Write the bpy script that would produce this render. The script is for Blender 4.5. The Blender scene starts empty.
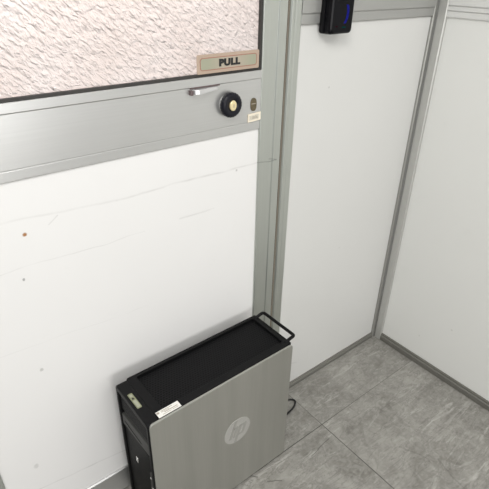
import bpy, bmesh, math, random
from mathutils import Vector, Matrix
random.seed(4)
scn = bpy.context.scene
COL = scn.collection
PI = math.pi

# ------------------------------------------------------------------ materials
def nmat(name):
    m = bpy.data.materials.new(name); m.use_nodes = True
    nt = m.node_tree; nt.nodes.clear()
    out = nt.nodes.new('ShaderNodeOutputMaterial')
    return m, nt, out

class NT:
    """small helper for writing node graphs"""
    def __init__(s, nt): s.nt = nt
    def n(s, typ, **kw):
        x = s.nt.nodes.new(typ)
        for k, v in kw.items(): setattr(x, k, v)
        return x
    def l(s, a, b): s.nt.links.new(a, b)
    def m(s, op, a, b=None, c=None, clamp=False):
        x = s.n('ShaderNodeMath', operation=op); x.use_clamp = clamp
        for i, v in enumerate((a, b, c)):
            if v is None: continue
            if isinstance(v, (int, float)): x.inputs[i].default_value = v
            else: s.l(v, x.inputs[i])
        return x.outputs[0]
    def mix(s, fac, a, b, mode='MIX'):
        x = s.n('ShaderNodeMix', data_type='RGBA', blend_type=mode)
        if isinstance(fac, (int, float)): x.inputs[0].default_value = fac
        else: s.l(fac, x.inputs[0])
        for i, v in ((6, a), (7, b)):
            if isinstance(v, tuple): x.inputs[i].default_value = (*v, 1)
            else: s.l(v, x.inputs[i])
        return x.outputs[2]
    def noise(s, vec, scale, detail=3, rough=.5, dist=0):
        x = s.n('ShaderNodeTexNoise'); x.inputs['Scale'].default_value = scale
        x.inputs['Detail'].default_value = detail; x.inputs['Roughness'].default_value = rough
        x.inputs['Distortion'].default_value = dist
        if vec is not None: s.l(vec, x.inputs['Vector'])
        return x.outputs[0]
    def mapr(s, v, a, b, c=0, d=1):
        x = s.n('ShaderNodeMapRange'); x.inputs[1].default_value = a; x.inputs[2].default_value = b
        x.inputs[3].default_value = c; x.inputs[4].default_value = d; s.l(v, x.inputs[0]); return x.outputs[0]
    def obj(s, scale=(1, 1, 1), rot=(0, 0, 0)):
        t = s.n('ShaderNodeTexCoord'); mp = s.n('ShaderNodeMapping')
        mp.inputs['Scale'].default_value = scale; mp.inputs['Rotation'].default_value = rot
        s.l(t.outputs['Object'], mp.inputs[0]); return mp.outputs[0]
    def xyz(s, vec):
        x = s.n('ShaderNodeSeparateXYZ'); s.l(vec, x.inputs[0]); return x.outputs
    def segment(s, u, v, p, q, width, warp=None, amp=0.0):
        """soft mask of a thin line from p to q in the (u, v) plane"""
        du, dv = q[0]-p[0], q[1]-p[1]; L = math.hypot(du, dv); du /= L; dv /= L
        uu = s.m('SUBTRACT', u, p[0]); vv = s.m('SUBTRACT', v, p[1])
        t = s.m('ADD', s.m('MULTIPLY', uu, du), s.m('MULTIPLY', vv, dv))
        d = s.m('SUBTRACT', s.m('MULTIPLY', vv, du), s.m('MULTIPLY', uu, dv))
        if warp is not None: d = s.m('ADD', d, s.m('MULTIPLY', s.m('SUBTRACT', warp, .5), amp))
        m1 = s.m('SUBTRACT', 1, s.m('DIVIDE', s.m('ABSOLUTE', d), width), clamp=True)
        m2 = s.m('MULTIPLY', s.m('GREATER_THAN', t, 0), s.m('LESS_THAN', t, L))
        return s.m('MULTIPLY', m1, m2)

def principled(g, out, col, rough=.5, metal=0, bump=None, bstr=.1, bdist=.001, spec=.5):
    b = g.n('ShaderNodeBsdfPrincipled')
    if isinstance(col, tuple): b.inputs['Base Color'].default_value = (*col, 1)
    else: g.l(col, b.inputs['Base Color'])
    if isinstance(rough, (int, float)): b.inputs['Roughness'].default_value = rough
    else: g.l(rough, b.inputs['Roughness'])
    b.inputs['Metallic'].default_value = metal
    b.inputs['Specular IOR Level'].default_value = spec
    if bump is not None:
        bp = g.n('ShaderNodeBump'); bp.inputs['Strength'].default_value = bstr
        bp.inputs['Distance'].default_value = bdist
        g.l(bump, bp.inputs['Height']); g.l(bp.outputs[0], b.inputs['Normal'])
    g.l(b.outputs[0], out.inputs[0]); return b

def simple(name, col, rough=.5, metal=0, var=.08, scale=30, spec=.5, bstr=0):
    m, nt, out = nmat(name); g = NT(nt)
    nz = g.noise(g.obj(), scale, 3)
    c = g.mix(nz, tuple(x*(1-var) for x in col), tuple(min(1, x*(1+var)) for x in col))
    principled(g, out, c, rough, metal, bump=nz if bstr else None, bstr=bstr, spec=spec)
    return m

def mat_alu(name, col, rough=.36, metal=.8, axis='z', mark=None):
    """anodised aluminium with fine lengthwise drawing lines"""
    m, nt, out = nmat(name); g = NT(nt)
    sc = {'z': (400, 400, 4), 'x': (4, 400, 400), 'y': (400, 4, 400)}[axis]
    fine = g.noise(g.obj(sc), 1, 2)
    big = g.noise(g.obj(), 5, 3)
    f = g.m('ADD', g.m('MULTIPLY', fine, .5), g.m('MULTIPLY', big, .5))
    c = g.mix(f, tuple(x*.9 for x in col), tuple(x*1.08 for x in col))
    if mark:
        u, _, v = g.xyz(g.obj())
        w = g.noise(g.obj(), 60, 3)
        for (p, q, wd, st) in mark:
            mk = g.m('MULTIPLY', g.segment(u, v, p, q, wd, w, .006), st)
            c = g.mix(mk, c, (.10, .10, .10))
    principled(g, out, c, rough, metal, bump=fine, bstr=.06)
    return m

def mat_panel(name, col, marks=(), spots=(), rough=.42, plane='xz'):
    """painted sheet panel with handling marks"""
    m, nt, out = nmat(name); g = NT(nt)
    o = g.xyz(g.obj()); u = o[0] if plane == 'xz' else o[1]; v = o[2]
    n1 = g.noise(g.obj(), 2.2, 4)
    c = g.mix(n1, tuple(x*.965 for x in col), tuple(min(1, x*1.02) for x in col))
    n2 = g.mapr(g.noise(g.obj(), 14, 5, .7), .62, .8)
    c = g.mix(g.m('MULTIPLY', n2, .06), c, (.35, .34, .31))
    warp = g.noise(g.obj(), 7, 4); brk = g.mapr(g.noise(g.obj(), 18, 3), .35, .6, .25, 1)
    for (p, q, wd, st) in marks:
        mk = g.m('MULTIPLY', g.m('MULTIPLY', g.segment(u, v, p, q, wd, warp, .02), st), brk)
        c = g.mix(mk, c, (.30, .29, .27))
    for (su, sv, rx, rz, st, sc) in spots:
        du = g.m('DIVIDE', g.m('SUBTRACT', u, su), rx); dv = g.m('DIVIDE', g.m('SUBTRACT', v, sv), rz)
        d = g.m('ADD', g.m('MULTIPLY', du, du), g.m('MULTIPLY', dv, dv))
        d = g.m('ADD', d, g.m('MULTIPLY', g.m('SUBTRACT', g.noise(g.obj(), 260, 2), .5), 1.2))
        mk = g.m('MULTIPLY', g.m('SUBTRACT', 1.3, d, clamp=True), st)
        c = g.mix(mk, c, sc)
    principled(g, out, c, rough, 0, bump=g.noise(g.obj(), 250, 2), bstr=.03, spec=.4)
    return m

def mat_floor():
    m, nt, out = nmat('marble_tile'); g = NT(nt)
    o = g.xyz(g.obj()); u, v = o[0], o[1]
    warp = g.noise(g.obj(), 5, 4, .6)
    # per tile random value (grid origin at x=-.509, y=-.1897, 0.60 m tiles)
    tu = g.m('FLOOR', g.m('DIVIDE', g.m('ADD', u, .5087), .6)); tv = g.m('FLOOR', g.m('DIVIDE', g.m('ADD', v, .1897), .6))
    wn = g.n('ShaderNodeTexWhiteNoise', noise_dimensions='2D')
    cb = g.n('ShaderNodeCombineXYZ'); g.l(tu, cb.inputs[0]); g.l(tv, cb.inputs[1]); g.l(cb.outputs[0], wn.inputs[0])
    rnd = wn.outputs[0]
    off = g.n('ShaderNodeVectorMath', operation='ADD')
    sc = g.n('ShaderNodeVectorMath', operation='SCALE'); g.l(wn.outputs[1], sc.inputs[0]); sc.inputs['Scale'].default_value = 7
    g.l(g.obj(), off.inputs[0]); g.l(sc.outputs[0], off.inputs[1]); vec = off.outputs[0]
    clouds = g.noise(vec, 7, 6, .62, .8)
    fine = g.noise(vec, 38, 6, .7, 1.2)
    base = g.mix(g.mapr(clouds, .3, .7), (.165, .158, .14), (.34, .33, .302))
    base = g.mix(g.mapr(fine, .42, .66, 0, .5), base, (.44, .428, .40))
    # stretched diagonal streaks, pale and dark
    mp = g.n('ShaderNodeMapping'); mp.inputs['Rotation'].default_value = (0, 0, -.55); mp.inputs['Scale'].default_value = (5, 26, 1)
    g.l(vec, mp.inputs[0])
    st = g.noise(mp.outputs[0], 1.6, 6, .68, 1.0)
    base = g.mix(g.mapr(st, .56, .74, 0, .5), base, (.70, .685, .65))
    base = g.mix(g.mapr(st, .44, .28, 0, .45), base, (.14, .133, .12))
    mp2 = g.n('ShaderNodeMapping'); mp2.inputs['Rotation'].default_value = (0, 0, .9); mp2.inputs['Scale'].default_value = (4, 22, 1)
    g.l(vec, mp2.inputs[0]); st2 = g.noise(mp2.outputs[0], 1.3, 5, .65, 1.4)
    vein = g.m('ABSOLUTE', g.m('SUBTRACT', st2, .5))
    base = g.mix(g.mapr(vein, .018, 0, 0, .6), base, (.13, .124, .112))
    base = g.mix(g.m('MULTIPLY', rnd, .08), base, (.5, .49, .46))
    # scuffs the shoes left
    for (p, q, wd, s_) in [((-.624, -.2525), (-.529, -.2446), .0022, .7), ((-.829, -.181), (-.80, -.208), .0025, .85),
                           ((-.785, -.231), (-.75, -.258), .003, .75), ((-.377, -.401), (-.335, -.50), .004, .28),
                           ((-.318, -.50), (-.345, -.62), .005, .32), ((-.20, -.43), (-.165, -.52), .003, .15)]:
        base = g.mix(g.m('MULTIPLY', g.segment(u, v, p, q, wd, warp, .045), s_), base, (.06, .057, .05))
    # joints
    fu = g.m('ABSOLUTE', g.m('SUBTRACT', g.m('FRACT', g.m('ADD', g.m('DIVIDE', g.m('ADD', u, .5087), .6), .5)), .5))
    fv = g.m('ABSOLUTE', g.m('SUBTRACT', g.m('FRACT', g.m('ADD', g.m('DIVIDE', g.m('ADD', v, .1897), .6), .5)), .5))
    ju = g.m('LESS_THAN', fu, .0022); jv = g.m('LESS_THAN', fv, .0024)
    jn = g.mapr(g.noise(g.obj(), 6, 2), .3, .62, .75, 1)
    j = g.m('MULTIPLY', g.m('MULTIPLY', g.m('MAXIMUM', ju, jv), jn), g.m('MULTIPLY', g.mapr(u, -.56, -.25, 1, .55), g.mapr(v, -.21, -.16, 1, .55)))
    base = g.mix(j, base, (.035, .032, .027))
    rough = g.mapr(clouds, .3, .7, .50, .36)
    h = g.m('SUBTRACT', g.m('MULTIPLY', fine, .15), g.m('MAXIMUM', ju, jv))
    principled(g, out, base, rough, 0, bump=h, bstr=.25, bdist=.0015, spec=.42)
    return m

def mat_glass():
    """hammered obscure glass: rippled relief, light comes through it diffused"""
    m, nt, out = nmat('hammered_glass'); g = NT(nt)
    o = g.xyz(g.obj())
    al = g.m('MULTIPLY', g.m('SUBTRACT', g.m('MULTIPLY', o[0], .74), g.m('MULTIPLY', o[2], .67)), 62)
    ac = g.m('MULTIPLY', g.m('ADD', g.m('MULTIPLY', o[0], .67), g.m('MULTIPLY', o[2], .74)), 118)
    cb = g.n('ShaderNodeCombineXYZ'); g.l(al, cb.inputs[0]); g.l(ac, cb.inputs[1]); mp = cb.outputs[0]
    w = g.n('ShaderNodeVectorMath', operation='ADD')
    dn = g.n('ShaderNodeTexNoise'); dn.inputs['Scale'].default_value = 1.1; g.l(mp, dn.inputs['Vector'])
    sc = g.n('ShaderNodeVectorMath', operation='SCALE'); g.l(dn.outputs[1], sc.inputs[0]); sc.inputs['Scale'].default_value = 1.3
    g.l(mp, w.inputs[0]); g.l(sc.outputs[0], w.inputs[1])
    vo = g.n('ShaderNodeTexVoronoi', feature='SMOOTH_F1'); vo.inputs['Scale'].default_value = 1.0; vo.inputs['Smoothness'].default_value = .6
    g.l(w.outputs[0], vo.inputs['Vector'])
    h = g.m('ADD', vo.outputs[0], g.m('MULTIPLY', g.noise(w.outputs[0], 1.6, 3), .9))
    bp = g.n('ShaderNodeBump'); bp.inputs['Strength'].default_value = 1.0; bp.inputs['Distance'].default_value = .0046
    g.l(h, bp.inputs['Height'])
    big = g.noise(g.obj(), 4.5, 2)
    c = g.mix(g.mapr(big, .35, .65), (.84, .735, .69), (.92, .84, .81))
    tr = g.n('ShaderNodeBsdfTranslucent'); g.l(c, tr.inputs[0]); g.l(bp.outputs[0], tr.inputs['Normal'])
    gl = g.n('ShaderNodeBsdfGlossy'); gl.inputs['Roughness'].default_value = .22
    gl.inputs[0].default_value = (1, .97, .96, 1); g.l(bp.outputs[0], gl.inputs['Normal'])
    mx = g.n('ShaderNodeMixShader'); mx.inputs[0].default_value = .14
    g.l(tr.outputs[0], mx.inputs[1]); g.l(gl.outputs[0], mx.inputs[2])
    g.l(mx.outputs[0], out.inputs[0])
    return m

def mat_brushed():
    m, nt, out = nmat('brushed_silver'); g = NT(nt)
    fine = g.noise(g.obj((330, 10, 5)), 1, 3, .6)
    band = g.noise(g.obj((16, 1, .8)), 1, 3, .5)
    c = g.mix(g.m('ADD', g.m('MULTIPLY', fine, .3), g.m('MULTIPLY', band, .7)), (.33, .33, .30), (.54, .535, .50))
    b = principled(g, out, c, .40, .75, bump=fine, bstr=.10, bdist=.0006)
    return m

def mat_perf(name, dark, light, pitch=.005, plane='xy', hole=.3, rough=.5):
    """perforated sheet: rows of round holes, staggered"""
    m, nt, out = nmat(name); g = NT(nt)
    o = g.xyz(g.obj()); u = o[0] if plane == 'xy' else o[1]; v = o[1] if plane == 'xy' else o[2]
    vr = g.m('DIVIDE', v, pitch*.866); row = g.m('FLOOR', vr)
    ur = g.m('ADD', g.m('DIVIDE', u, pitch), g.m('MULTIPLY', g.m('MODULO', row, 2), .5))
    fu = g.m('SUBTRACT', g.m('FRACT', ur), .5); fv = g.m('SUBTRACT', g.m('FRACT', vr), .5)
    d = g.m('SQRT', g.m('ADD', g.m('MULTIPLY', fu, fu), g.m('MULTIPLY', fv, fv)))
    mk = g.m('LESS_THAN', d, hole)
    c = g.mix(mk, light, dark)
    principled(g, out, c, rough, 0, bump=g.m('SUBTRACT', 1, mk), bstr=.5, bdist=.001, spec=.10)
    return m

def mat_emit(name, col, strength):
    m, nt, out = nmat(name); g = NT(nt)
    nz = g.mapr(g.noise(g.obj(), 180, 2), .3, .7, .55, 1)
    e = g.n('ShaderNodeEmission'); e.inputs[0].default_value = (*col, 1)
    g.l(g.m('MULTIPLY', nz, strength), e.inputs[1]); g.l(e.outputs[0], out.inputs[0]); return m

M = {}
M['alu_z'] = mat_alu('alu_upright', (.52, .54, .505), axis='z', mark=[((-.672, .8955), (-.607, .8905), .0018, .5), ((-.635, .900), (-.607, .8905), .003, .3)])
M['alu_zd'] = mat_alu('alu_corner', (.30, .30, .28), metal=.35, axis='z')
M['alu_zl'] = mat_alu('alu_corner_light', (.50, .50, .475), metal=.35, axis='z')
M['alu_x'] = mat_alu('alu_rail', (.60, .60, .59), axis='x')
M['alu_xd'] = mat_alu('alu_header', (.42, .42, .405), metal=.5, axis='x')
M['alu_base'] = mat_alu('alu_base', (.21, .205, .185), metal=.35, axis='x')
M['alu_base_y'] = mat_alu('alu_base_side', (.19, .185, .165), metal=.35, axis='y')
M['alu_y'] = mat_alu('alu_rail_side', (.74, .74, .72), metal=.2, axis='y')
M['seam'] = simple('brown_seam', (.20, .175, .14), .8)  # brown tone of the strip filling the gap between door and post
M['gasket'] = simple('black_rubber_gasket', (.035, .033, .03), .6, var=.3, scale=120)
M['door_panel'] = mat_panel('door_panel_paint', (.80, .792, .782),
    marks=[((-1.40, .909), (-1.05, .896), .0036, .16), ((-1.05, .895), (-.668, .893), .0034, .30),
           ((-1.40, .806), (-.99, .800), .0018, .22), ((-.90, .806), (-.80, .806), .003, .25),
           ((-1.39, .192), (-1.02, .142), .003, .30), ((-1.19, .878), (-1.17, .895), .002, .35), ((-1.36, .62), (-1.0, .60), .0015, .10)],
    spots=[(-1.2366, .8727, .0042, .0042, 1, (.36, .17, .06)), (-1.257, .779, .0028, .0035, .7, (.2, .2, .2)),
           (-1.266, .5456, .004, .005, .45, (.25, .25, .22)), (-.733, .8885, .003, .003, .5, (.3, .3, .28)), (-1.33, .27, .006, .008, .3, (.3, .3, .28))])
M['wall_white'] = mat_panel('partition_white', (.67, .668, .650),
    spots=[(-.43, 1.05, .003, .003, .4, (.3, .3, .28)), (-.30, .52, .004, .003, .25, (.4, .4, .37))],
    marks=[((-.55, .13), (-.45, .10), .003, .2)])
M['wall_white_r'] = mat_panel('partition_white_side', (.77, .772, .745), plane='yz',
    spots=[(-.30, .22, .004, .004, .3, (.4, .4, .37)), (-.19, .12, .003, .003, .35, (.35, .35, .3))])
M['floor'] = mat_floor()
M['glass'] = mat_glass()
M['silver'] = mat_brushed()
M['emblem'] = simple('emblem_disc', (.52, .515, .49), .42, .5, var=.15, scale=300)
M['emblem_letter'] = simple('emblem_letters', (.42, .415, .39), .45, .5, var=.1, scale=300)
M['black'] = simple('black_plastic', (.0055, .0055, .006), .45, var=.25, scale=60, bstr=.05, spec=.16)
M['black_matte'] = simple('black_matte', (.005, .005, .006), .6, var=.3, scale=60, spec=.15)
M['black_case'] = simple('black_steel', (.008, .008, .009), .5, var=.2, spec=.2)
M['perf_top'] = mat_perf('perforated_top', (.002, .002, .002), (.011, .011, .012), .0075, 'xy', .34)
M['perf_front'] = mat_perf('perforated_front', (.002, .002, .002), (.008, .008, .008), .006, 'yz')
M['bay'] = simple('bay_cover_grey', (.058, .058, .055), .55, var=.15, spec=.3)
M['fin'] = simple('louver_grey', (.022, .022, .022), .5, spec=.2)
M['chrome'] = simple('chrome', (.62, .62, .60), .25, .9)
M['lever'] = simple('satin_lever', (.66, .655, .66), .34, .55)
M['lever_end_shadow'] = simple('lever_end_and_shadow', (.16, .12, .12), .4, .5)  # dark lever end; same tone paints the shadow strip above the blade
M['knob'] = simple('black_knob', (.005, .005, .010), .3, var=.4, scale=300, spec=.3)
M['brass'] = simple('pale_brass', (.80, .68, .40), .35, .35, var=.15, scale=200)
M['oldbrass'] = simple('aged_brass', (.14, .115, .07), .42, .5, var=.5, scale=160)
M['cream'] = simple('cream_label', (.84, .76, .62), .6)
M['cream_in'] = simple('cream_label_field', (.66, .62, .52), .6, var=.2, scale=300)
M['ink'] = simple('grey_ink', (.40, .36, .30), .6)
M['inkblk'] = simple('black_ink', (.012, .012, .012), .5)
M['sign_border'] = simple('sign_tan', (.47, .36, .28), .42, .15)
M['sign_line'] = simple('sign_line_red', (.35, .16, .12), .45)
M['paper'] = simple('white_sticker', (.82, .81, .77), .5)
M['green_st'] = simple('green_sticker', (.24, .25, .15), .4, var=.3, scale=300)
M['green_in'] = simple('green_sticker_field', (.36, .37, .28), .4)
M['rubber'] = simple('rubber', (.014, .014, .014), .75)
M['wood'] = simple('ceiling_white', (.8, .8, .78), .8)
M['led_blue'] = mat_emit('led_blue', (.04, .045, .55), .42)
M['led_teal'] = mat_emit('led_teal', (.02, .30, .28), .16)
M['led_red'] = mat_emit('led_red', (.25, .03, .06), .12)
M['dev_black'] = simple('glossy_black', (.004, .004, .0055), .2, var=.3, spec=.12)
M['dev_side'] = simple('matte_black_body', (.006, .006, .007), .5, spec=.15)
# sign field: greenish at both ends, warmer in the middle
_m, _nt, _out = nmat('sign_field'); _g = NT(_nt)
_u = _g.xyz(_g.obj())[0]
_f = _g.mapr(_g.m('ABSOLUTE', _g.m('ADD', _u, .758)), .012, .06)
principled(_g, _out, _g.mix(_f, (.47, .40, .32), (.37, .375, .28)), .35, .25)
M['sign_field'] = _m

# ------------------------------------------------------------------ mesh helpers
def finish(name, bm, mat, parent=None, smooth=False, bevel=0, seg=2, origin=None):
    bmesh.ops.remove_doubles(bm, verts=bm.verts, dist=1e-6)
    bmesh.ops.recalc_face_normals(bm, faces=bm.faces)
    me = bpy.data.meshes.new(name); bm.to_mesh(me); bm.free()
    me.materials.append(mat)
    o = bpy.data.objects.new(name, me); COL.objects.link(o)
    if smooth:
        for p in me.polygons: p.use_smooth = True
    if bevel:
        b = o.modifiers.new('bevel', 'BEVEL'); b.width = bevel; b.segments = seg; b.limit_method = 'ANGLE'; b.angle_limit = math.radians(40)
    if parent: o.parent = parent
    return o

def bx(bm, x0, x1, y0, y1, z0, z1):
    vs = [bm.verts.new((x, y, z)) for x in (x0, x1) for y in (y0, y1) for z in (z0, z1)]
    for f in ((0, 1, 3, 2), (4, 6, 7, 5), (0, 4, 5, 1), (2, 3, 7, 6), (0, 2, 6, 4), (1, 5, 7, 3)):
        bm.faces.new([vs[i] for i in f])

def box(name, x0, x1, y0, y1, z0, z1, mat, parent=None, bevel=.0006, seg=2):
    bm = bmesh.new(); bx(bm, x0, x1, y0, y1, z0, z1)
    return finish(name, bm, mat, parent, bevel=bevel, seg=seg)

def prism(bm, pts, fn, a, b):
    """polygon pts (2-D) pushed from a to b; fn(u, v, w) gives the point"""
    v0 = [bm.verts.new(fn(u, v, a)) for u, v in pts]; v1 = [bm.verts.new(fn(u, v, b)) for u, v in pts]
    n = len(pts); bm.faces.new(v0); bm.faces.new(v1[::-1])
    for i in range(n): bm.faces.new((v0[i], v0[(i+1) % n], v1[(i+1) % n], v1[i]))

def rrect(x0, x1, y0, y1, r, n=5, corners=(1, 1, 1, 1)):
    out = []
    for k, (cx, cy, a0) in enumerate(((x1-r, y1-r, 0), (x0+r, y1-r, 90), (x0+r, y0+r, 180), (x1-r, y0+r, 270))):
        if corners[k]:
            for i in range(n+1):
                a = math.radians(a0+90*i/n); out.append((cx+r*math.cos(a), cy+r*math.sin(a)))
        else:
            out.append(((x1, y1), (x0, y1), (x0, y0), (x1, y0))[k])
    return out

def ring_prism(bm, outer, inner, fn, a, b):
    n = len(outer)
    def loop(p, w): return [bm.verts.new(fn(u, v, w)) for u, v in p]
    o0, i0, o1, i1 = loop(outer, a), loop(inner, a), loop(outer, b), loop(inner, b)
    for i in range(n):
        j = (i+1) % n
        bm.faces.new((o0[i], o0[j], i0[j], i0[i])); bm.faces.new((o1[i], i1[i], i1[j], o1[j]))
        bm.faces.new((o0[i], o1[i], o1[j], o0[j])); bm.faces.new((i0[i], i0[j], i1[j], i1[i]))

def tube(bm, pts, r, n=10, caps=True):
    pts = [Vector(p) for p in pts]; rings = []; up = Vector((0, 0, 1))
    T0 = (pts[1]-pts[0]).normalized()
    nrm = T0.cross(up)
    if nrm.length < .1: nrm = T0.cross(Vector((1, 0, 0)))
    nrm.normalize()
    for i, p in enumerate(pts):
        t = (pts[min(i+1, len(pts)-1)]-pts[max(i-1, 0)]).normalized()
        nrm = (nrm-t*nrm.dot(t)).normalized(); bn = t.cross(nrm)
        rings.append([bm.verts.new(p+r*(math.cos(2*PI*k/n)*nrm+math.sin(2*PI*k/n)*bn)) for k in range(n)])
    for a, b in zip(rings, rings[1:]):
        for k in range(n): bm.faces.new((a[k], a[(k+1) % n], b[(k+1) % n], b[k]))
    if caps: bm.faces.new(rings[0][::-1]); bm.faces.new(rings[-1])

def smooth_path(pts, n=8):
    pts = [Vector(p) for p in pts]; P = [pts[0]*2-pts[1]]+pts+[pts[-1]*2-pts[-2]]; out = []
    for i in range(1, len(P)-2):
        for k in range(n):
            t = k/n; a, b, c, d = P[i-1:i+3]
            out.append(.5*((2*b)+(c-a)*t+(2*a-5*b+4*c-d)*t*t+(-a+3*b-3*c+d)*t**3))
    out.append(pts[-1]); return out

def lathe_y(bm, prof, cx, cz, n=48, scallop=0, nsc=24, sx=1.0, sz=1.0):
    """profile (radius, y) around a horizontal y axis"""
    rings = []
    for r, y in prof:
        rg = []
        for k in range(n):
            a = 2*PI*k/n; rr = r*(1-(scallop*(0.5+0.5*math.cos(nsc*a)) if r > .02 else 0))
            rg.append(bm.verts.new((cx+rr*math.cos(a)*sx, y, cz+rr*math.sin(a)*sz)))
        rings.append(rg)
    for a, b in zip(rings, rings[1:]):
        for k in range(n): bm.faces.new((a[k], a[(k+1) % n], b[(k+1) % n], b[k]))
    bm.faces.new(rings[0]); bm.faces.new(rings[-1][::-1])

def tag(o, label=None, cat=None, group=None, kind=None):
    if label: o['label'] = label
    if cat: o['category'] = cat
    if group: o['group'] = group
    if kind: o['kind'] = kind
    return o

def empty(name, loc=(0, 0, 0), rz=0):
    o = bpy.data.objects.new(name, None); COL.objects.link(o); o.empty_display_size = .05
    o.location = loc; o.rotation_euler = (0, 0, rz); return o

def struct(o, label=None, cat=None): return tag(o, label, cat, kind='structure')

def text_mesh(name, body, height, loc, mat, parent=None, rot=(PI/2, 0, 0), bold=0.0, depth=.0003, width=None, align='CENTER'):
    cu = bpy.data.curves.new(name, 'FONT'); cu.body = body; cu.size = 1.0; cu.align_x = align
    cu.extrude = depth; cu.offset = bold; cu.resolution_u = 4; cu.space_character = 1.12 if bold else 1.0
    tmp = bpy.data.objects.new(name+'_t', cu); COL.objects.link(tmp)
    dg = bpy.context.evaluated_depsgraph_get(); me = bpy.data.meshes.new_from_object(tmp.evaluated_get(dg))
    bpy.data.objects.remove(tmp)
    ys = [v.co.y for v in me.vertices]; xs = [v.co.x for v in me.vertices]
    s = height/(max(ys)-min(ys)); y0 = min(ys); sx = s if width is None else width/(max(xs)-min(xs)); xm = (max(xs)+min(xs))/2
    R = Matrix.Rotation(rot[2], 3, 'Z') @ Matrix.Rotation(rot[1], 3, 'Y') @ Matrix.Rotation(rot[0], 3, 'X')
    for v in me.vertices:
        p = R @ Vector(((v.co.x-(xm if align == 'CENTER' else min(xs)))*sx, (v.co.y-y0)*s, v.co.z))
        v.co = p+Vector(loc)
    me.name = name; me.materials.clear(); me.materials.append(mat)
    o = bpy.data.objects.new(name, me); COL.objects.link(o)
    if parent: o.parent = parent
    return o

XZ = lambda u, v, w: (u, w, v)      # polygon in the wall plane, pushed along y
XY = lambda u, v, w: (u, v, w)
YZ = lambda u, v, w: (w, u, v)

# ------------------------------------------------------------------ room shell
ZT = 1.2037          # underside of the header rail
TOP = 2.30
DX0, DX1 = -1.462, -.5935   # door leaf

bm = bmesh.new(); bx(bm, -3.2, .25, -3.2, 1.6, -.05, 0)
struct(finish('floor', bm, M['floor']), 'grey marbled floor tiles with dark joints and scuffs', 'floor')

# wall_back = the partition that carries the door; wall_right = the partition at 90 degrees
bm = bmesh.new(); bx(bm, -.556, -.010, .002, .022, .010, ZT+.01)
struct(finish('wall_back', bm, M['wall_white'], bevel=0), 'white partition panel between the door post and the corner', 'wall')
bm = bmesh.new(); bx(bm, -.556, -.010, .002, .022, ZT+.09, TOP)
bx(bm, -3.2, -1.52, .002, .022, .0, TOP)
struct(finish('wall_upper', bm, M['wall_white'], bevel=0))
bm = bmesh.new(); bx(bm, .002, .022, -3.2, -.010, .012, ZT+.01); bx(bm, .002, .022, -3.2, -.010, ZT+.09, TOP)
struct(finish('wall_right', bm, M['wall_white_r'], bevel=0), 'white side partition panel right of the corner post', 'wall')

# trims: extruded aluminium profiles
def ztrim(name, prof, mat, z0, z1, label):
    bm = bmesh.new(); prism(bm, prof, XY, z0, z1)
    return struct(finish(name, bm, mat, bevel=.0006), label, 'trim')
# post between door and panel (x from -.5925 to -.5535) with rounded ribs
post = [(-.5895, .03), (-.5895, -.004), (-.5865, -.0075), (-.5800, -.0075), (-.5775, -.0060), (-.5735, -.0060),
        (-.5715, -.0065), (-.5580, -.0065), (-.5540, -.004), (-.5540, .03)]
ztrim('trim_1', post, M['alu_z'], 0, TOP, 'grey aluminium door post with grooves beside the white panel')
bm = bmesh.new(); bx(bm, -.5937, -.5897, -.0015, .02, 0, TOP)
struct(finish('trim_2', bm, M['seam'], bevel=0), 'dark brown seam between door and post', 'trim')
# far left post beyond the door
ztrim('trim_3', [(-1.52, .03), (-1.52, -.006), (-1.4665, -.006), (-1.4665, .03)], M['alu_z'], 0, TOP, 'grey aluminium post on the hinge side of the door')
# corner post: dark left leg, light right leg with a rounded nose between
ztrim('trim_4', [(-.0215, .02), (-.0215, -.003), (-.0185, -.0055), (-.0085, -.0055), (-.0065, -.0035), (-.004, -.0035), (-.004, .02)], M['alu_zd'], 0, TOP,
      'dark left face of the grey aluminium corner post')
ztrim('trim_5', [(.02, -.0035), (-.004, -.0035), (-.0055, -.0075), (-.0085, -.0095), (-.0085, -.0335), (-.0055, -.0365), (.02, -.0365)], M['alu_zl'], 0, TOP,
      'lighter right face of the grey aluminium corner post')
# header over the panel: stepped profile along x (y, z)
def xtrim(name, prof, mat, x0, x1, label):
    bm = bmesh.new(); prism(bm, prof, lambda u, v, w: (w, u, v), x0, x1)
    return struct(finish(name, bm, mat, bevel=.0005), label, 'trim')
hdr = [(.024, ZT), (-.001, ZT), (-.0045, ZT+.003), (-.0045, 1.2262), (-.0030, 1.2272), (-.0030, 1.2285), (-.0065, 1.2294), (-.0075, 1.292), (-.004, 1.296), (.024, 1.296)]
xtrim('trim_6', hdr, M['alu_xd'], -.5538, -.0216, 'grey horizontal rail over the white panel')
bm = bmesh.new()
hdr2 = [(.024, ZT-.001), (-.001, ZT-.001), (-.0055, ZT+.002), (-.0055, 1.2195), (-.002, 1.2205), (-.002, 1.2215), (-.0065, 1.2225), (-.0065, 1.2325), (-.002, 1.2335),
        (-.002, 1.235), (-.007, 1.236), (-.007, 1.292), (-.004, 1.296), (.024, 1.296)]
prism(bm, hdr2, lambda u, v, w: (u, w, v), -3.2, -.0366)
struct(finish('trim_7', bm, M['alu_y'], bevel=.0005), 'pale horizontal rail over the side panel', 'trim')
# skirting channels
xtrim('baseboard_back', [(.02, 0), (-.007, 0), (-.007, .0135), (-.004, .0165), (-.004, .0205), (.02, .0205)], M['alu_base'], -.5538, -.0216,
      'thin dark grey channel under the white panel')
bm = bmesh.new()
prism(bm, [(.02, .001), (-.009, .001), (-.009, .020), (-.006, .024), (-.006, .031), (.02, .031)], lambda u, v, w: (u, w, v), -3.2, -.0366)
struct(finish('baseboard_right', bm, M['alu_base_y'], bevel=.0006), 'grey channel under the side panel', 'baseboard')

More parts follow.
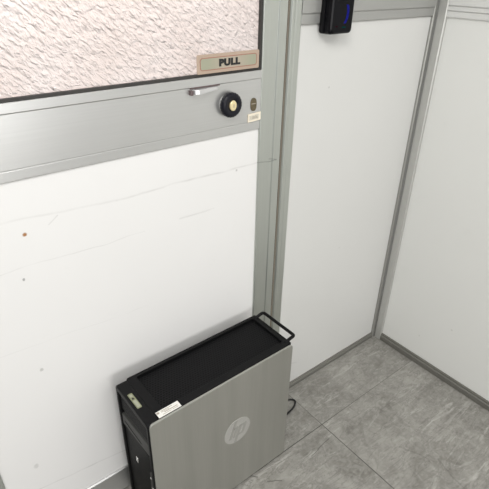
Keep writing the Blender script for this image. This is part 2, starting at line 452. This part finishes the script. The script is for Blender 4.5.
# ------------------------------------------------------------------ door
door = empty('door_1', (-1.03, 0, 0)); struct(door, 'half glazed aluminium framed door with white lower panel', 'door')
def dp(o):      # parent to the door, keeping world position
    o.parent = door; o.matrix_parent_inverse = Matrix.Translation((1.03, 0, 0)); return o
# lock stile: flat face, raised rib, recessed face
prof = [(-.6680, .03), (-.6680, -.003), (-.6665, -.0045), (-.6260, -.0045), (-.6235, -.0075), (-.6195, -.0075), (-.6170, -.0035), (-.5975, -.0035), (-.5945, -.0005), (-.5945, .03)]
bm = bmesh.new(); prism(bm, prof, XY, .008, 2.06); dp(finish('lock_stile', bm, M['alu_z'], bevel=.0005))
bm = bmesh.new(); prism(bm, [(-1.4620, .03), (-1.4620, -.0045), (-1.4060, -.0045), (-1.4045, -.003), (-1.4045, .03)], XY, .008, 2.06)
dp(finish('hinge_stile', bm, M['alu_z'], bevel=.0005))
# lock rail with a bead near its foot and another under the glass
rp = [(.03, .9805), (.000, .9805), (-.003, .9825), (-.003, 1.0005), (-.0022, 1.0012), (-.0022, 1.0024), (-.004, 1.0030), (-.004, 1.0985), (-.0055, 1.1000), (-.0055, 1.1172), (.03, 1.1172)]
bm = bmesh.new(); prism(bm, rp, lambda u, v, w: (w, u, v), -1.4045, -.6680); dp(finish('lock_rail', bm, M['alu_x'], bevel=.0005))
bm = bmesh.new(); prism(bm, [(.03, .008), (-.004, .008), (-.004, .090), (-.001, .0936), (.03, .0936)], lambda u, v, w: (w, u, v), -1.4045, -.6680)
dp(finish('kick_rail', bm, M['alu_x'], bevel=.0005))
bm = bmesh.new(); prism(bm, [(.03, 1.98), (-.004, 1.98), (-.004, 2.06), (.03, 2.06)], lambda u, v, w: (w, u, v), -1.4045, -.6680)
dp(finish('top_rail', bm, M['alu_x'], bevel=.0005))
dp(box('lower_panel', -1.4045, -.6680, .0015, .020, .0930, .9812, M['door_panel'], bevel=0))
bm = bmesh.new()
ring_prism(bm, [(-1.4045, 1.1172), (-.6680, 1.1172), (-.6680, 1.98), (-1.4045, 1.98)],
           [(-1.3985, 1.1228), (-.6738, 1.1228), (-.6738, 1.974), (-1.3985, 1.974)], XZ, -.002, .012)
dp(finish('glass_gasket', bm, M['gasket']))
bm = bmesh.new(); v = [bm.verts.new(c) for c in ((-1.40, .006, 1.121), (-.672, .006, 1.121), (-.672, .006, 1.976), (-1.40, .006, 1.976))]; bm.faces.new(v)
tag(dp(finish('glass_pane', bm, M['glass'])), 'hammered frosted glass pane glowing pinkish white')

# lever: short flat satin blade sprung from a dark end
bm = bmesh.new()
def blade(u, v, w): return (u, w, v)
sec = [(-.8585, -.0055), (-.8560, -.0150), (-.8480, -.0190), (-.7960, -.0085), (-.7900, -.0045)]
for_a = [bm.verts.new((x, y, 1.0960)) for x, y in sec]; for_b = [bm.verts.new((x, y-.001, 1.0862 if i < 3 else 1.0885)) for i, (x, y) in enumerate(sec)]
bm.faces.new(for_a); bm.faces.new(for_b[::-1])
for i in range(5): bm.faces.new((for_a[i], for_a[(i+1) % 5], for_b[(i+1) % 5], for_b[i]))
lev = dp(finish('pull_lever', bm, M['lever'], bevel=.0012)); tag(lev, 'short satin metal pull lever')
bm = bmesh.new(); bx(bm, -.8650, -.8585, -.0130, -.003, 1.0850, 1.0950)
e = finish('lever_pivot', bm, M['lever_end_shadow'], bevel=.001); e.parent = lev
bm = bmesh.new(); bx(bm, -.862, -.786, -.0052, -.0035, 1.0965, 1.1000); e = finish('lever_shadow_line', bm, M['lever_end_shadow'], bevel=0); e.parent = lev  # dark strip stands in for the shadow line along the lever's top edge

# round black knob with pale brass cylinder
bm = bmesh.new()
lathe_y(bm, [(.0225, -.0035), (.0225, -.0052), (.0220, -.0062)], -.7650, 1.0530)
kr = dp(finish('knob_rose', bm, M['alu_x'], smooth=False))
bm = bmesh.new()
lathe_y(bm, [(.0240, -.006), (.0268, -.008), (.0276, -.011), (.0276, -.0165), (.0262, -.0195), (.0225, -.0215), (.0125, -.0215), (.0110, -.0190)], -.7620, 1.0530, n=96, scallop=.03, nsc=24)
kb = dp(finish('lock_knob', bm, M['knob'], smooth=True)); tag(kb, 'black round ribbed knob with pale brass centre')
bm = bmesh.new(); lathe_y(bm, [(.0105, -.017), (.0105, -.0222), (.0092, -.0235), (.0020, -.0240)], -.7620, 1.0530, n=32, sx=.88, sz=1.1)
cy = finish('lock_cylinder', bm, M['brass'], smooth=False); cy.parent = kb
bm = bmesh.new(); prism(bm, [(-.7630, 1.0565), (-.7610, 1.0565), (-.7613, 1.0495), (-.7627, 1.0495)], XZ, -.0241, -.0249); ky = finish('keyway', bm, M['ink'], bevel=0); ky.parent = kb
# small oval brass plate
bm = bmesh.new()
pl = []
for k in range(40):
    a = 2*PI*k/40; pl.append((-.6900+.0088*math.copysign(abs(math.cos(a))**.8, math.cos(a)), 1.0425+.0150*math.copysign(abs(math.sin(a))**.75, math.sin(a))))
prism(bm, pl, XZ, -.0035, -.0062); op = dp(finish('keyhole_cover', bm, M['oldbrass'], bevel=.001)); tag(op, 'small oval aged brass keyhole cover')
bm = bmesh.new(); prism(bm, [(-.6975, 1.0440), (-.6855, 1.0440), (-.6855, 1.0455), (-.6975, 1.0455)], XZ, -.0060, -.0072); e = finish('cover_ridge', bm, M['ink'], bevel=0); e.parent = op

# name sticker
st = empty('door_sticker', (-.6865, -.004, 1.0045)); tag(st, 'tiny cream framed sticker under the oval brass keyhole cover on the door rail', 'sticker')
def rel(o, root):
    o.parent = root; o.matrix_parent_inverse = Matrix.Translation(-Vector(root.location)); return o
def skew(u, v, w): return (u, w, v+(u+.6865)*.05)
bm = bmesh.new(); prism(bm, rrect(-.7065, -.6680, 1.0035, 1.0228, .001), skew, -.0045, -.0058); rel(finish('backing', bm, M['cream'], bevel=0), st)
bm = bmesh.new(); prism(bm, rrect(-.7030, -.6735, 1.0075, 1.0188, .001), skew, -.0057, -.0061); rel(finish('field', bm, M['cream_in'], bevel=0), st)
rel(text_mesh('lettering', '11876', .0068, (-.6882, -.0063, 1.0096), M['ink'], width=.021), st)

# ------------------------------------------------------------------ PULL sign
sg = empty('door_sign', (-.758, -.006, 1.1215)); tag(sg, 'tan and green sign reading PULL at the foot of the door glass', 'sign')
SX0, SX1, SZ0, SZ1 = -.8450, -.6805, 1.1240, 1.1622
bm = bmesh.new(); prism(bm, rrect(SX0, SX1, SZ0, SZ1, .003), XZ, -.0060, -.0080); rel(finish('sign_plate', bm, M['sign_border'], bevel=.0005), sg)
bm = bmesh.new(); ring_prism(bm, rrect(SX0+.0070, SX1-.0070, SZ0+.0065, SZ1-.0065, .006), rrect(SX0+.0085, SX1-.0085, SZ0+.0080, SZ1-.0080, .0048), XZ, -.0078, -.0086)
rel(finish('border_line', bm, M['sign_line'], bevel=0), sg)
bm = bmesh.new(); prism(bm, rrect(SX0+.0085, SX1-.0085, SZ0+.0080, SZ1-.0080, .0048), XZ, -.0078, -.0084); rel(finish('sign_field', bm, M['sign_field'], bevel=0), sg)
rel(text_mesh('lettering', 'PULL', .0152, (-.7620, -.0088, 1.1358), M['inkblk'], bold=.07, width=.056), sg)

# ------------------------------------------------------------------ black device on the header rail
dv = empty('door_chime', (-.460, -.008, 1.184)); tag(dv, 'black wall mounted electronic unit with blue light on the rail over the white panel', 'device')
DXL, DXR, DZ0, DZ1 = -.4910, -.4105, 1.1825, 1.305
bm = bmesh.new(); prism(bm, rrect(DXL-.003, DXR+.001, DZ0+.001, DZ1, .008), XZ, -.0045, -.016); bx(bm, -.480, -.425, -.0047, .0022, 1.190, 1.2020); rel(finish('back_plate', bm, M['dev_side'], bevel=.001), dv)
bm = bmesh.new()
secs = [(-.0145, 0.0), (-.030, .0005), (-.0345, .002), (-.0370, .0055)]
rings = []
for y, ins in secs:
    rings.append([bm.verts.new((u, y, v)) for u, v in rrect(DXL+.001+ins, DXR-ins, DZ0+ins, DZ1-.002-ins, .009)])
for a, b in zip(rings, rings[1:]):
    for k in range(len(a)): bm.faces.new((a[k], a[(k+1) % len(a)], b[(k+1) % len(a)], b[k]))
bm.faces.new(rings[0]); bm.faces.new(rings[-1][::-1])
body = rel(finish('housing', bm, M['dev_black'], smooth=False), dv)
bm = bmesh.new()
cx, cz, R0 = -.468, 1.230, .038
outer = [(cx+R0*math.cos(math.radians(a)), cz+R0*math.sin(math.radians(a))) for a in range(-38, 30, 4)]
inner = [(cx-.006+(R0-.0012)*math.cos(math.radians(a)), cz+R0*.95*math.sin(math.radians(a))) for a in range(28, -42, -4)]
prism(bm, outer+inner, XZ, -.0369, -.0374); rel(finish('blue_light', bm, M['led_blue'], bevel=0), dv)
bm = bmesh.new(); prism(bm, rrect(-.4500, -.4360, 1.1965, 1.1995, .001), XZ, -.0369, -.0374); rel(finish('teal_light', bm, M['led_teal'], bevel=0), dv)
bm = bmesh.new(); prism(bm, rrect(-.4730, -.4650, 1.1995, 1.2020, .001), XZ, -.0369, -.0374); rel(finish('red_light', bm, M['led_red'], bevel=0), dv)
bm = bmesh.new(); ring_prism(bm, rrect(-.5000, -.4250, 1.1935, 1.2930, .006), rrect(-.4988, -.4262, 1.1947, 1.2918, .005), XZ, -.0369, -.0372); rel(finish('face_seam', bm, M['dev_black'], bevel=0), dv)

# ------------------------------------------------------------------ workstation tower
L, W, H = .438, .157, .448
pc = empty('computer_tower', (-.6859, -.1917, 0), .0116)
tag(pc, 'black desktop computer tower with brushed silver side standing against the white door', 'computer')
def P(o): o.parent = pc; return o
# chassis (closed box under the tray)
bm = bmesh.new(); prism(bm, rrect(.0022, W, .012, H-.016, .004), YZ, -L+.030, -.001); P(finish('chassis', bm, M['black_case'], bevel=.001))
# top cover: rim with sunk tray
bm = bmesh.new()
out_ = rrect(-L+.028, 0, .0030, W, .006); inn_ = rrect(-L+.052, -.016, .0235, W-.0095, .004)
ring_prism(bm, out_, inn_, XY, H-.016, H)
P(finish('top_cover', bm, M['black'], bevel=.0018))
bm = bmesh.new(); prism(bm, inn_, XY, H-.0156, H-.0085)
tray = P(finish('vent_mesh', bm, M['perf_top'], bevel=0))
# silver side panel with rounded corners and returned edge
bm = bmesh.new(); prism(bm, rrect(-L+.0035, -.001, .010, H-.001, .011, 6), XZ, -.0030, .0025)
sp = P(finish('side_panel', bm, M['silver'], bevel=.0012)); tag(sp, 'brushed silver side panel')
bm = bmesh.new(); bx(bm, -L+.03, -.012, .0028, .014, .0045, .013); P(finish('bottom_rail', bm, M['bay'], bevel=.001))
# round emblem with the two italic letters
LX, LZ, LR = -.188, .2500, .0430
bm = bmesh.new(); prism(bm, [(LX+LR*math.cos(2*PI*k/64), LZ+LR*math.sin(2*PI*k/64)) for k in range(64)], XZ, -.0028, -.0036)
em = finish('round_emblem', bm, M['emblem'], bevel=.0003); em.parent = sp; tag(em, 'round pale hp emblem')
bm = bmesh.new()
def stroke(pts):
    prism(bm, [(LX+u*LR, LZ+v*LR) for u, v in pts], XZ, -.0035, -.0041)
stroke([(-.66, -.46), (-.46, -.46), (.02, .95), (-.18, .93)])                  # h stem
stroke([(-.33, .40), (-.26, .24), (-.12, .24), (-.36, -.46), (-.16, -.46), (.09, .27), (.02, .40)])  # h arch
stroke([(.19, .40), (.38, .40), (-.08, -.95), (-.27, -.92)])                   # p stem
stroke([(.38, .40), (.66, .40), (.73, .30), (.52, -.34), (.42, -.46), (.10, -.46), (.15, -.30), (.34, -.30), (.51, .24), (.33, .24)])  # p bowl
lt = finish('emblem_letters', bm, M['emblem_letter'], bevel=0); lt.parent = sp
# front bezel: curved frame around the openings
FX = -L
bm = bmesh.new()
ring_prism(bm, rrect(-.0005, W, .012, H, .010, 5), rrect(.0100, W-.0095, .030, H-.018, .004, 5), YZ, FX+.030, FX)
bz = P(finish('front_bezel', bm, M['black'], bevel=.004, seg=3)); tag(bz, 'black plastic front bezel')
bm = bmesh.new(); bx(bm, FX+.018, FX+.029, .009, W-.009, .028, H-.016); P(finish('bezel_back', bm, M['black_matte'], bevel=0))
bm = bmesh.new()
for k in range(9):
    z = .372+k*.0066; bx(bm, FX+.006, FX+.019, .0102, W-.0095, z, z+.0030)
P(finish('vent_louvers', bm, M['fin'], bevel=.0004))
bm = bmesh.new()
prism(bm, [(.0100, .3300), (W-.0095, .3190), (W-.0095, .3560), (.0100, .3690)], YZ, FX+.003, FX+.019)
bay = P(finish('drive_bay_cover', bm, M['bay'], bevel=.0015)); tag(bay, 'grey drive bay cover')
bm = bmesh.new(); bx(bm, FX+.0022, FX+.0036, .050, .135, .3375, .3395); e = finish('disc_slot', bm, M['black_matte'], bevel=0); e.parent = bay
bm = bmesh.new(); prism(bm, rrect(.0100, W-.0095, .030, .318, .003), YZ, FX+.006, FX+.019)
fg = P(finish('front_grille', bm, M['perf_front'], bevel=.001))
bm = bmesh.new(); prism(bm, rrect(.0880, .0990, .2240, .2430, .003), YZ, FX+.004, FX+.0062); e = finish('front_badge', bm, M['chrome'], bevel=.0008); e.parent = fg
bm = bmesh.new(); bx(bm, FX+.0030, FX+.0065, .0120, .0240, .140, .262); e = P(finish('port_strip', bm, M['bay'], bevel=.001))
for z in (.150, .172, .194): 
    bm = bmesh.new(); bx(bm, FX+.0022, FX+.0036, .0150, .0210, z, z+.014); q = finish('port', bm, M['chrome'], bevel=.0006); q.parent = e
bm = bmesh.new(); prism(bm, [( .0180+.0035*math.cos(2*PI*k/24), .246+.0035*math.sin(2*PI*k/24)) for k in range(24)], YZ, FX+.0015, FX+.0035)
q = finish('power_button', bm, M['chrome'], bevel=.0006); q.parent = e
# handle at the rear top: bent bar
hz = H+.002
bm = bmesh.new()
def corner(c, a, b, r, n=5):
    c, a, b = Vector(c), Vector(a), Vector(b); return [((1-t)**2)*(c+a*r)+2*t*(1-t)*c+t*t*(c+b*r) for t in [i/n for i in range(n+1)]]
xo = .0225
pts = [Vector((-.014, .0170, hz-.006)), Vector((-.002, .0170, hz-.002))]
pts += corner((xo, .0170, hz+.002), (-1, 0, 0), (0, 1, 0), .008)
pts += corner((xo, W-.012, hz+.002), (0, -1, 0), (-1, 0, 0), .008)
pts += [Vector((-.002, W-.012, hz-.002)), Vector((-.014, W-.012, hz-.006))]
tube(bm, pts, .0046, 12)
hd = P(finish('carry_handle', bm, M['black'], smooth=True)); tag(hd, 'bent black bar handle')
# feet
for x in (-L+.045, -.045):
    for y in (.020, W-.020):
        bm = bmesh.new()
        rr = [[(x+r*math.cos(2*PI*k/20), y+r*math.sin(2*PI*k/20), z) for k in range(20)] for r, z in ((.0105, .0), (.012, .003), (.013, .0125))]
        R_ = [[bm.verts.new(c) for c in ring] for ring in rr]
        for a, b in zip(R_, R_[1:]):
            for k in range(20): bm.faces.new((a[k], a[(k+1) % 20], b[(k+1) % 20], b[k]))
        bm.faces.new(R_[0]); bm.faces.new(R_[-1][::-1]); P(finish('foot', bm, M['rubber'], smooth=False))
# rear panel details: power inlet, fan grille, card slots
bm = bmesh.new(); bx(bm, -.0012, .0008, .010, W-.008, .020, H-.022); rear = P(finish('rear_plate', bm, M['chrome'], bevel=0))
bm = bmesh.new(); ring_prism(bm, [(.10+.040*math.cos(2*PI*k/32), .30+.040*math.sin(2*PI*k/32)) for k in range(32)], [(.10+.034*math.cos(2*PI*k/32), .30+.034*math.sin(2*PI*k/32)) for k in range(32)], YZ, .0006, .0022)
e = finish('fan_ring', bm, M['black_matte']); e.parent = rear
bm = bmesh.new(); bx(bm, .0006, .0040, .105, .135, .095, .118); e = finish('power_inlet', bm, M['black_matte'], bevel=.001); e.parent = rear
for k in range(5):
    bm = bmesh.new(); bx(bm, .0006, .0016, .015, .085, .07+k*.022, .085+k*.022); e = finish('card_slot_cover', bm, M['bay'], bevel=.0004); e.parent = rear
# stickers on the top
def quad(u, v, w): return (u, v, w)
s1 = P(empty('white_sticker'))
s1.location = (0, 0, 0)
bm = bmesh.new(); prism(bm, [(-.4060, .0030), (-.3480, .0030), (-.3480, .0215), (-.4060, .0215)], XY, H-.0002, H+.0006); s1b = finish('white_sticker_sheet', bm, M['paper'], bevel=0)
COL.objects.unlink(s1); bpy.data.objects.remove(s1)
s1b.name = 'serial_sticker'; P(s1b); tag(s1b, 'white serial sticker with fine print')
bm = bmesh.new()
prism(bm, [(-.4020+.0035*math.cos(2*PI*k/16), .0165+.0030*math.sin(2*PI*k/16)) for k in range(16)], XY, H+.0005, H+.0008)
for (a, b, y, hgt) in ((-.394, -.365, .0172, .0014), (-.394, -.374, .0140, .0012), (-.388, -.354, .0105, .0018), (-.394, -.372, .0065, .0012), (-.369, -.354, .0065, .0012)):
    prism(bm, [(a, y), (b, y), (b, y+hgt), (a, y+hgt)], XY, H+.0005, H+.0008)
e = finish('sticker_print', bm, M['ink'], bevel=0); e.parent = s1b
bm = bmesh.new(); prism(bm, rrect(-.4310, -.4195, .0560, .1070, .002), XY, H-.0002, H+.0006); s2 = P(finish('licence_sticker', bm, M['green_st'], bevel=0)); tag(s2, 'small olive green sticker')
bm = bmesh.new(); prism(bm, rrect(-.4290, -.4215, .0590, .0830, .001), XY, H+.0005, H+.0008)
prism(bm, rrect(-.4285, -.4220, .0950, .1030, .001), XY, H+.0005, H+.0008); e = finish('sticker_print', bm, M['green_in'], bevel=0); e.parent = s2
bm = bmesh.new(); prism(bm, [(-.4280, .0860), (-.4225, .0860), (-.4235, .0920), (-.4270, .0925)], XY, H+.0005, H+.0009); e = finish('sticker_mark', bm, M['inkblk'], bevel=0); e.parent = s2

# ------------------------------------------------------------------ power cable
pts = smooth_path([(-.678, -.068, .106), (-.655, -.066, .100), (-.640, -.058, .060), (-.615, -.040, .012), (-.585, -.034, .0034), (-.545, -.038, .0034),
                   (-.517, -.052, .0034), (-.514, -.066, .0034), (-.540, -.082, .0034), (-.585, -.088, .0034), (-.640, -.075, .0034), (-.675, -.040, .0034), (-.715, -.018, .0034), (-.85, -.018, .0034), (-1.0, -.018, .0034)], 8)
bm = bmesh.new(); tube(bm, pts, .0031, 10)
cb = empty('power_cable', (-.678, -.068, 0)); tag(cb, 'thin black cable curling on the floor behind the computer tower', 'cable')
rel(finish('cord', bm, M['rubber'], smooth=True), cb)
bm = bmesh.new(); bx(bm, -.6815, -.655, -.080, -.056, .094, .116); rel(finish('plug', bm, M['black_matte'], bevel=.003), cb)

# ------------------------------------------------------------------ light
def area(name, loc, target, sx, sy, power, col=(1, 1, 1)):
    l = bpy.data.lights.new(name, 'AREA'); l.shape = 'RECTANGLE'; l.size = sx; l.size_y = sy; l.energy = power; l.color = col
    o = bpy.data.objects.new(name, l); COL.objects.link(o); o.location = loc
    o.rotation_euler = (Vector(target)-Vector(loc)).to_track_quat('-Z', 'Y').to_euler(); return o
area('ceiling_light', (-1.95, -1.35, 2.50), (-1.35, -.15, .4), 1.1, .6, 32, (1, .985, .95))
area('ceiling_light_far', (-.5, -2.2, 2.55), (-.5, -1.2, 0), 1.2, .5, 10, (1, .985, .95))
area('fill_light', (-1.30, -2.7, .85), (-1.10, 0, .75), 1.3, .9, 20, (1, .99, .97))
area('corridor_light', (-1.12, .62, 2.05), (-1.1, .0, 1.25), .4, .3, 14.5, (1, .95, .92))
w = bpy.data.worlds.new('world'); scn.world = w; w.use_nodes = True
bg = w.node_tree.nodes['Background']; bg.inputs[0].default_value = (.97, .985, 1, 1); bg.inputs[1].default_value = .46

# ------------------------------------------------------------------ camera (solved from the photo's vanishing lines)
cam = bpy.data.cameras.new('camera'); co = bpy.data.objects.new('camera', cam); COL.objects.link(co)
r = Vector((0.78441936, -0.61994497, 0.01882804)); u = Vector((0.29543826, 0.40016634, 0.86751549)); f = Vector((0.54534622, 0.67493343, -0.49705369))
mt = Matrix((r, u, -f)).transposed().to_4x4(); mt.translation = Vector((-1.4161, -.8812, 1.3197)); co.matrix_world = mt
cam.sensor_width = 36; cam.lens = 485.1537/489*36; cam.clip_start = .01
scn.camera = co
scn.view_settings.view_transform = 'Standard'; scn.view_settings.look = 'None'; scn.view_settings.exposure = 0
